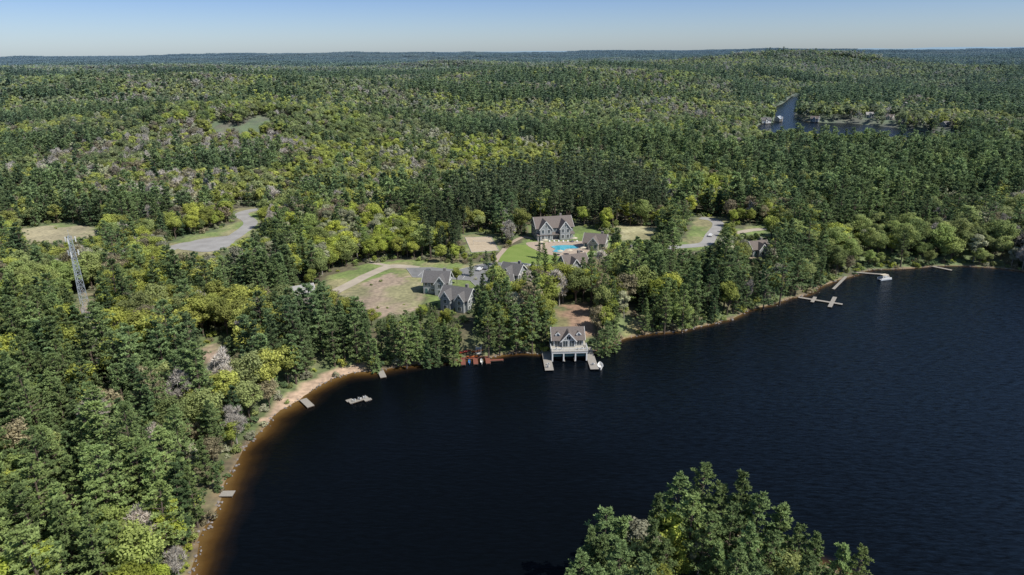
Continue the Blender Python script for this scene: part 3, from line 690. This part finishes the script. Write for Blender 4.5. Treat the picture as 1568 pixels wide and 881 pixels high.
ribbon('road',P([(252,384),(285,374),(318,372),(348,368),(374,352),(384,340),(370,330),(378,324),(402,320)]),8,5.06,'asphl')
sheet('turning_area',smooth_poly(P([(272,380),(300,368),(345,362),(364,360),(352,377),(320,386),(290,384)]),4),5.1,'asphl')
ribbon('road',P([(1072,334),(1092,337),(1100,345),(1090,360),(1078,374),(1040,378),(1005,384),(985,390)]),6.5,5.06,'asphl')
ribbon('road',P([(1120,358),(1150,353),(1185,350)]),5,5.06,'gravel')
ribbon('path',P([(757,402),(768,388),(780,374),(800,364),(815,366)]),2.6,5.12,'patio')
sheet('lawn',smooth_poly(P([(764,400),(782,378),(806,376),(832,388),(858,394),(850,404),(800,404)]),4),5.03,'lawn')
sheet('volleyball_court',P([(712,364),(752,363),(764,384),(722,387)]),5.08,'sandm',.15)
sheet('pool_patio',smooth_poly(P([(806,372),(850,370),(892,370),(905,380),(888,393),(850,392),(822,384)]),4),5.08,'patio')
sheet('swimming_pool',smooth_poly(P([(844,378),(862,376),(882,377),(886,381),(868,382),(860,387),(847,386),(850,382)]),4),5.14,'pool',.12)
sheet('hot_tub',smooth_poly(P([(893,377),(900,376),(901,380),(894,381)]),4),5.14,'pool',.2)
E=empty('volleyball_net',*sv(738,375),5.08); q=Part('posts','metal',E); q.box(-4.6,-4.5,-.05,.05,0,2.5); q.box(4.5,4.6,-.05,.05,0,2.5)
for k in range(4): q.box(-4.5,4.5,-.015,.015,1.5+k*.28,1.54+k*.28)
q.done()
def umbrella(x,y,z):
    E=empty('patio_umbrella',x,y,z); a=Part('pole','white',E); a.box(-.04,.04,-.04,.04,0,2.5); a.box(-.3,.3,-.3,.3,0,.08); c=Part('canopy','canvas',E)
    v=[(0,0,2.75)]+[(1.6*math.cos(t*math.pi/4),1.6*math.sin(t*math.pi/4),2.15) for t in range(8)]; c.raw(v,[(0,i+1,(i+1)%8+1) for i in range(8)]); a.done();c.done()
for u,v in((828,377),(835,374),(872,390),(858,391),(893,386),(880,371)): umbrella(*sv(u,v),5.08)
def chair(x,y,z,rot,mat='white'):
    E=empty('deck_chair',x,y,z,rot); s=Part('frame',mat,E)
    for k in range(5): xx=-.26+k*.13; s.beam((xx,.25,.32),(xx,.62,1.05),.11,.03)
    for k in range(5): yy=-.3+k*.13; s.box(-.3,.3,yy,yy+.1,.40-k*.02,.43-k*.02)
    for x_ in(-.38,.38): s.box(x_-.07,x_+.07,-.4,.45,.58,.61); s.box(x_-.03,x_+.03,-.35,-.28,0,.58); s.box(x_-.03,x_+.03,.3,.37,0,.58)
    s.done()
for k in range(7): xx,yy=sv(842+k*7,371.5); chair(xx,yy,5.1,.2)
def car(x,y,z,rot,mat):
    E=empty('parked_car',x,y,z,rot); prof=[(-2.2,.35),(-2.25,.75),(-2.1,.95),(-1.7,1.0),(-1.2,1.45),(.4,1.48),(1.1,1.02),(2.0,.9),(2.25,.65),(2.2,.35)]
    b=Part('body',mat,E); n=len(prof); v=[(px,-.88 if pz<1.02 else -.7,pz) for px,pz in prof]+[(px,.88 if pz<1.02 else .7,pz) for px,pz in prof]
    b.raw(v,[tuple(range(n)),tuple(range(2*n-1,n-1,-1))]+[(i,(i+1)%n+0,(i+1)%n+n,i+n)[::-1] for i in range(n)]); b.done()
    g=Part('windows','glass',E); 
    for s in(-1,1): g.raw([(-1.45,s*.83,1.06),(.85,s*.85,1.06),(.35,s*.735,1.42),(-1.1,s*.735,1.42)],[(0,1,2,3)])
    g.raw([(.48,-.66,1.455),(1.12,-.8,1.045),(1.12,.8,1.045),(.48,.66,1.455)],[(0,1,2,3)]); g.done()
    w=Part('wheels','tire',E)
    for wx in(-1.4,1.4):
        for wy in(-.9,.7):
            v=[];f=[]
            for t in range(12): a=t*math.pi/6; v+=[(wx+.33*math.cos(a),wy,.33+.33*math.sin(a)),(wx+.33*math.cos(a),wy+.2,.33+.33*math.sin(a))]
            for t in range(12): k=(t+1)%12; f.append((2*t,2*k,2*k+1,2*t+1))
            f+=[tuple(range(0,24,2)),tuple(range(23,0,-2))]; w.raw(v,f)
    w.done()
M['carw']=pmat('car_paint_white',(.7,.7,.7),(.68,.68,.68),rough=.25,spec=.6); M['carr']=pmat('car_paint_grey',(.15,.16,.18),rough=.25,spec=.6)
for u,v,rt_,mt in((735,414,1.2,'carw'),(745,412,1.2,'carr'),(800,408,.2,'carr'),(655,417,1.4,'carr'),(1088,362,1.1,'carw'),(815,410,.1,'carw')): car(*sv(u,v),5.1,rt_,mt)

# ---------------- docks ----------------
def planks(Pk,x0,x1,y0,y1,z,along='x',w=.28,g=.03):
    if along=='x':
        k=y0
        while k<y1-.05: Pk.box(x0,x1,k,min(k+w-g,y1),z-.05,z); k+=w
    else:
        k=x0
        while k<x1-.05: Pk.box(k,min(k+w-g,x1),y0,y1,z-.05,z); k+=w
def dock(name,x,y,rot,rects,mat='wood',z=.55,floaty=False):
    E=empty(name,x,y,0,rot); d=Part('deck_planks',mat,E); f=Part('frame','bark',E); p=Part('posts','bark' if not floaty else 'metal',E)
    for (x0,x1,y0,y1) in rects:
        planks(d,x0,x1,y0,y1,z,'x' if (y1-y0)>(x1-x0) else 'y'); f.box(x0+.05,x1-.05,y0+.05,y1-.05,z-.3,z-.052)
        if floaty:
            for xx in(x0+.4,x1-.9): p.box(xx,xx+.5,y0+.2,y1-.2,-.2,z-.302)
        else:
            for xx in(x0+.06,x1-.2):
                yy=y0+.1
                while yy<y1: p.box(xx,xx+.14,yy,yy+.14,-2.5,z-.302); yy+=2.5
    d.done();f.done();p.done(); return E
x,y=sv(470,617,.5); dock('dock',x,y,math.radians(38),[(-1.1,1.1,-3,3)])
x,y=sv(585,573,.5); dock('dock',x,y,math.radians(20),[(-1,1,-2.6,2.6)])
x,y=sv(348,756,.5); dock('dock',x,y,math.radians(0),[(-1.6,1.6,-1.1,1.1)])
x,y=sv(1443,411,.5); dock('dock',x,y,math.radians(40),[(-.8,.8,-4,4)])
x,y=sv(549,612,.5); dock('floating_dock',x,y,math.radians(35),[(-3,3,-1.0,.6),(-3.4,-1.4,.62,2.0),(1.2,3.4,-2.3,-1.02)],'wood',.5,True)
ca_,sa_=math.cos(math.radians(35)),math.sin(math.radians(35))
for a,b,c in((-1.5,-.2,.3),(.3,-.2,-.2),(1.9,-.2,.4)):
    chair(x+a*ca_-b*sa_,y+a*sa_+b*ca_,.5,math.radians(180)+c)
x,y=sv(1258,461,.5); dock('dock',x,y,math.radians(-32),[(-9,8,-.8,.8),(-3.8,-2.4,-3.5,-.82),(-3.8,-2.4,.82,4),(3.2,4.8,-6,-.82),(3.2,4.8,.82,8)])
x,y=sv(1335,419,.5); dock('dock',x,y,math.radians(-18),[(-8,7,-.8,.8),(5.4,7,-6,-.82)])
x,y=sv(1286,433,.5); dock('dock',x,y,math.radians(52),[(-11,11,-.6,.6)])
def pontoon(x,y,rot):
    E=empty('pontoon_boat',x,y,.1,rot); h=Part('pontoons','metal',E); d=Part('deck','white',E); c=Part('canopy','canvas',E); s=Part('seats','siding',E)
    for yy in(-.9,.9):
        v=[];f=[];k=8;rg=[(-3.3,.3),(2.6,.3),(3.2,.05)]
        for xx,rr in rg:
            for t in range(k): a=t*2*math.pi/k; v.append((xx,yy+rr*math.cos(a),.15+rr*math.sin(a)))
        for i in range(2):
            for t in range(k): f.append((i*k+t,i*k+(t+1)%k,(i+1)*k+(t+1)%k,(i+1)*k+t))
        f.append(tuple(range(k))); h.raw(v,f)
    d.box(-3.3,2.7,-1.25,1.25,.46,.56)
    for yy in(-1.24,1.18): d.box(-3.1,2.5,yy,yy+.06,.565,1.2)
    for yy in(-1.15,.6): s.box(-2.6,-.4,yy,yy+.55,.565,1.0); s.box(.6,2.2,yy,yy+.55,.565,1.0)
    for xx in(-1.9,.4):
        for yy in(-1.1,1.05): d.box(xx,xx+.05,yy,yy+.05,1.2,2.35)
    c.box(-2.2,.8,-1.2,1.2,2.352,2.42)
    for q in(h,d,c,s): q.done()
pontoon(*sv(1355,427,.5),.3)
def hull(name,x,y,z,rot,L,w,mat,h=.4):
    E=empty(name,x,y,z,rot); b=Part('hull',mat,E); s=Part('seats','wood',E); n=9;v=[];f=[]
    for i in range(n):
        t=i/(n-1)*2-1; ww=w/2*(1-abs(t)**2.4)+.02; zz=h*(1+.35*t*t)
        v+=[(t*L/2,-ww,zz),(t*L/2,-ww*.6,.03),(t*L/2,ww*.6,.03),(t*L/2,ww,zz),(t*L/2,ww*.86,zz-.02),(t*L/2,ww*.5,.1),(t*L/2,-ww*.5,.1),(t*L/2,-ww*.86,zz-.02)]
        if i:
            for k in range(8): f.append(((i-1)*8+k,(i-1)*8+(k+1)%8,i*8+(k+1)%8,i*8+k))
    b.raw(v,f); s.box(-L*.25,-L*.25+.25,-w*.36,w*.36,h*.6,h*.6+.04); s.box(L*.2,L*.2+.25,-w*.36,w*.36,h*.6,h*.6+.04); b.done(); s.done()
x,y=sv(728,552,.5); E0=dock('dock',x,y,math.radians(6),[(-5,5,1.5,2.9),(-5,-3.4,-3.0,1.48),(-.8,.8,-3.0,1.48),(3.4,5,-3.0,1.48),(5.02,9.5,-1.2,0)],'redwood')
for dx,dy,mt,rr in((-2,-.5,'blue',1.6),(2.1,-.4,'white',1.65),(-1.2,2.3,'orange',.1),(-3.8,5,'red',.5),(.4,5.4,'orange',.3)):
    zz=.0 if dy<1 else (.57 if dy<4 else 1.3); hull('canoe',x+dx,y+dy,zz,rr,4.2,.85,mt)
x,y=sv(733,533,2); 
E=empty('stairs',x,y,.6,0); s=Part('treads','white',E)
for k in range(9): s.box(-.9,.9,k*.3-2,k*.3-1.7,k*.17,k*.17+.05)
s.beam((-.9,-2,.9),(-.9,.8,2.3),.07); s.beam((.9,-2,.9),(.9,.8,2.3),.07)
for k in range(4): s.box(-.93,-.87,-2+k*.9,-1.93+k*.9,k*.45,.95+k*.45); s.box(.87,.93,-2+k*.9,-1.93+k*.9,k*.45,.95+k*.45)
s.done()

# ---------------- boathouse ----------------
x,y=sv(872,552,0.5); E=empty('boathouse',x,y,0,math.radians(2))
Wl=Part('walls','siding',E);R=Part('roof','roofb',E);Tr=Part('trim_and_railings','white',E);Gl=Part('window_glass','glass',E);Fr=Part('window_frames','white',E);Dk=Part('deck_planks','wood',E);Bk=Part('slip_shade_and_dock_frames','black',E);Ps=Part('piers','stone',E);Dr=Part('slip_doors','door',E);Pl=Part('upper_deck_floor','siding2',E)
Wl.box(-6,-5.6,-.0,11,.6,3.7);Wl.box(5.6,6,-.0,11,.6,3.7);Wl.box(-5.6,5.6,10.6,11,.6,3.7)
Bk.box(-5.6,5.6,2.5,2.6,-.5,3.6)  # near-black panel standing in for the shade inside the slips
for xx in(-5.8,-2.0,2.0,5.8): Tr.box(xx-.22,xx+.22,-.25,.2,.3,3.7)
Tr.box(-6.1,6.1,-.3,.0,3.2,3.7)
for c in(-3.9,0,3.9): Dr.box(c-1.6,c+1.6,.25,.35,1.9,3.2); Tr.box(c-1.65,c+1.65,.36,.4,1.85,1.95)
Pl.box(-6.2,6.2,-.4,11.1,3.72,3.92)
for (xa,ya,xb,yb) in((-6.1,-.3,6.1,-.3),(-6.1,-.3,-6.1,4.4),(6.1,-.3,6.1,4.4)):
    Tr.beam((xa,ya,4.95),(xb,yb,4.95),.12); Tr.beam((xa,ya,4.1),(xb,yb,4.1),.08)
    L=math.hypot(xb-xa,yb-ya); n=int(L/.28)
    for k in range(n+1):
        t=k/n; px,py=xa+(xb-xa)*t,ya+(yb-ya)*t; w_=.12 if k%7==0 else .06; Tr.box(px-w_/2,px+w_/2,py-w_/2,py+w_/2,3.93,4.95 if k%7 else 5.1)
Wl.box(-5.2,5.2,4.4,10.8,3.93,6.6)
gable(R,Wl,Tr,-5.2,5.2,4.4,10.8,6.6,9.6,'x',.6)
Wl.box(-2.3,2.3,3.2,4.38,3.93,6.6); gable(R,Wl,Tr,-2.3,2.3,3.2,7.6,6.6,9.2,'y',.5)
for c in(-1.1,1.1): win(Fr,Gl,'f',c,4.2,1.7,2.1,3.2)
win(Fr,Gl,'f',0,6.85,1.5,1.1,3.2)
for c in(-3.8,3.8): win(Fr,Gl,'f',c,4.2,1.8,2.0,4.4)
for c in(6,9): win(Fr,Gl,'l',c,4.7,1.2,1.2,-5.2); win(Fr,Gl,'r',c,4.7,1.2,1.2,5.2); win(Fr,Gl,'l',c-3,1.6,1.2,1.2,-6); win(Fr,Gl,'r',c-3,1.6,1.2,1.2,6)
for c in(-3.6,3.6): Wl.box(c-.7,c+.7,5.0,6.6,6.9,8.0); gable(R,Wl,Tr,c-.7,c+.7,5.0,7.2,8.0,8.7,'y',.2,.1); win(Fr,Gl,'f',c,7.25,.8,.6,5.0)
for xx in(-8.6,-6.3,6.3,8.6):
    for yy in(-6,-2,2,6,10): Ps.box(xx-.3,xx+.3,yy-.3,yy+.3,-4,.3)
planks(Dk,-8.9,-6.05,-7.5,11,.6,'x'); planks(Dk,6.05,8.9,-7.5,11,.6,'x'); planks(Dk,-1.9,-1.6,-1,2.4,.6,'x'); planks(Dk,1.6,1.9,-1,2.4,.6,'x')
Bk.box(-8.8,-6.1,-7.4,10.9,.32,.54); Bk.box(6.1,8.8,-7.4,10.9,.32,.54)
for q in(Wl,R,Tr,Gl,Fr,Dk,Bk,Ps,Dr,Pl): q.done()
for a,b,rr in((-7.6,-5.6,2.9),(-7.4,-3.6,3.3),(7.6,-4,2.8)): chair(x+a,y+b,.6,rr)
for a,b,rr in((-4.4,1.2,3.0),(-2.8,1.2,3.3),(2.8,1.0,3.0),(4.4,1.4,2.9)): chair(x+a,y+b,3.93,rr)
hull('motorboat',x+9.9,y-4.5,.0,1.5,5.2,1.9,'white',.7)

# ---------------- communications tower ----------------
x,y=sv(135,494); E=empty('communications_tower',x,y,5,.3); L_=Part('lattice','metal',E); A_=Part('antennas','white',E); H_=33.5
def leg(k,z): rr=1.9-(1.9-.7)*z/H_; a=k*2.0944; return np.array([rr*math.cos(a),rr*math.sin(a),z])
nseg=14
for i_ in range(nseg):
    z0,z1=H_*i_/nseg,H_*(i_+1)/nseg
    for k in range(3):
        L_.beam(leg(k,z0),leg(k,z1),.17); L_.beam(leg(k,z0),leg((k+1)%3,z1),.075); L_.beam(leg((k+1)%3,z0),leg(k,z1),.075); L_.beam(leg(k,z1),leg((k+1)%3,z1),.08)
for zz in(32,27):
    for k in range(3):
        a=k*2.0944+.5; c_=np.array([math.cos(a),math.sin(a),0]); q=c_*1.7; L_.beam((c_[0]*.4,c_[1]*.4,zz),(q[0],q[1],zz),.09); L_.beam((q[0],q[1],zz-.3),(q[0],q[1],zz+.3),.07); A_.beam((q[0]+c_[0]*.15,q[1]+c_[1]*.15,zz-1),(q[0]+c_[0]*.15,q[1]+c_[1]*.15,zz+1),.34,.18)
L_.beam((0,0,H_),(0,0,H_+2.4),.08); L_.done();A_.done()
x2,y2=x+4,y+2; house('equipment_shed',x2,y2+2,.3,3,2.4,2.4,.8,z=5,stor=1,chim=False,wall='white')

# ---------------- shoreline rocks ----------------
import bmesh
q=np.random.default_rng(5); bm=bmesh.new(); pts=np.array(LAKE[:NSH])
def rockat(px,py,s,z):
    ret=bmesh.ops.create_icosphere(bm,subdivisions=1,radius=s); sc=q.uniform(.6,1.2,3); sc[2]*=.6
    for v in ret['verts']:
        v.co=Vector((v.co.x*sc[0],v.co.y*sc[1],v.co.z*sc[2]))*(1+q.uniform(-.2,.2))+Vector((px,py,z))
for k in range(520):
    i=q.integers(0,len(pts)-1); t=q.random(); p0=pts[i]*(1-t)+pts[i+1]*t+q.normal(size=2)*.6
    if p0[1]<95: continue
    rockat(p0[0],p0[1],q.uniform(.12,.5),.15)
ip=np.array(ISLE)
for k in range(60):
    i=q.integers(0,len(ip)-1); t=q.random(); p0=ip[i]*(1-t)+ip[i+1]*t+q.normal(size=2)*.8; rockat(p0[0],p0[1],q.uniform(.3,1.2),.2)
rockat(34,101,2.2,4.2)
me=bpy.data.meshes.new('shoreline_rocks'); bm.to_mesh(me); bm.free(); me.materials.append(M['rock']); ob=bpy.data.objects.new('shoreline_rocks',me); scene.collection.objects.link(ob)

# ---------------- light, sky, camera ----------------
el=math.radians(50); az=math.radians(120)
S=Vector((math.cos(el)*math.sin(az),math.cos(el)*math.cos(az),math.sin(el)))
ld=bpy.data.lights.new('sun','SUN'); ld.energy=5.0; ld.angle=math.radians(.5); ld.color=(1,.96,.88)
lo=bpy.data.objects.new('sun',ld); lo.rotation_euler=S.to_track_quat('Z','Y').to_euler(); lo.location=(0,0,300); scene.collection.objects.link(lo)
w=bpy.data.worlds.new('World'); scene.world=w; w.use_nodes=True; nt=w.node_tree; nt.nodes.clear()
sk=N(nt,'ShaderNodeTexSky'); sk.sky_type='NISHITA'; sk.sun_disc=False; sk.sun_elevation=el; sk.sun_rotation=az; sk.altitude=300; sk.air_density=1.0; sk.dust_density=.6; sk.ozone_density=2.0
tc=N(nt,'ShaderNodeTexCoord'); sx=N(nt,'ShaderNodeSeparateXYZ'); nt.links.new(tc.outputs['Generated'],sx.inputs[0])
cr=N(nt,'ShaderNodeValToRGB'); nt.links.new(mth(nt,'MULTIPLY',sx.outputs['Z'],2.0,True),cr.inputs[0])
e=cr.color_ramp.elements; e[0].position=0; e[0].color=(.45,.53,.71,1); e[1].position=1; e[1].color=(.5,.5,.5,1)
el_=e.new(.15); el_.color=(.30,.38,.60,1); el_=e.new(.35); el_.color=(.35,.41,.57,1)
tint=N(nt,'ShaderNodeVectorMath',operation='MULTIPLY'); nt.links.new(sk.outputs[0],tint.inputs[0]); nt.links.new(cr.outputs[0],tint.inputs[1])
bg=N(nt,'ShaderNodeBackground'); bg.inputs[1].default_value=.15; o=N(nt,'ShaderNodeOutputWorld')
t2=N(nt,'ShaderNodeVectorMath',operation='SCALE'); t2.inputs['Scale'].default_value=1.3; nt.links.new(tint.outputs[0],t2.inputs[0])
nt.links.new(t2.outputs[0],bg.inputs[0]); nt.links.new(bg.outputs[0],o.inputs[0])
cd=bpy.data.cameras.new('camera'); cd.sensor_width=36; cd.lens=36*FPX/W0; cd.clip_start=1; cd.clip_end=60000
co=bpy.data.objects.new('camera',cd); scene.collection.objects.link(co)
Mx=Matrix(((rt[0],up[0],-fwd[0],0),(rt[1],up[1],-fwd[1],0),(rt[2],up[2],-fwd[2],CAMZ),(0,0,0,1))); co.matrix_world=Mx
scene.camera=co
scene.view_settings.view_transform='Standard'; scene.view_settings.look='None'; scene.view_settings.exposure=0
print('done',time.time()-T0)
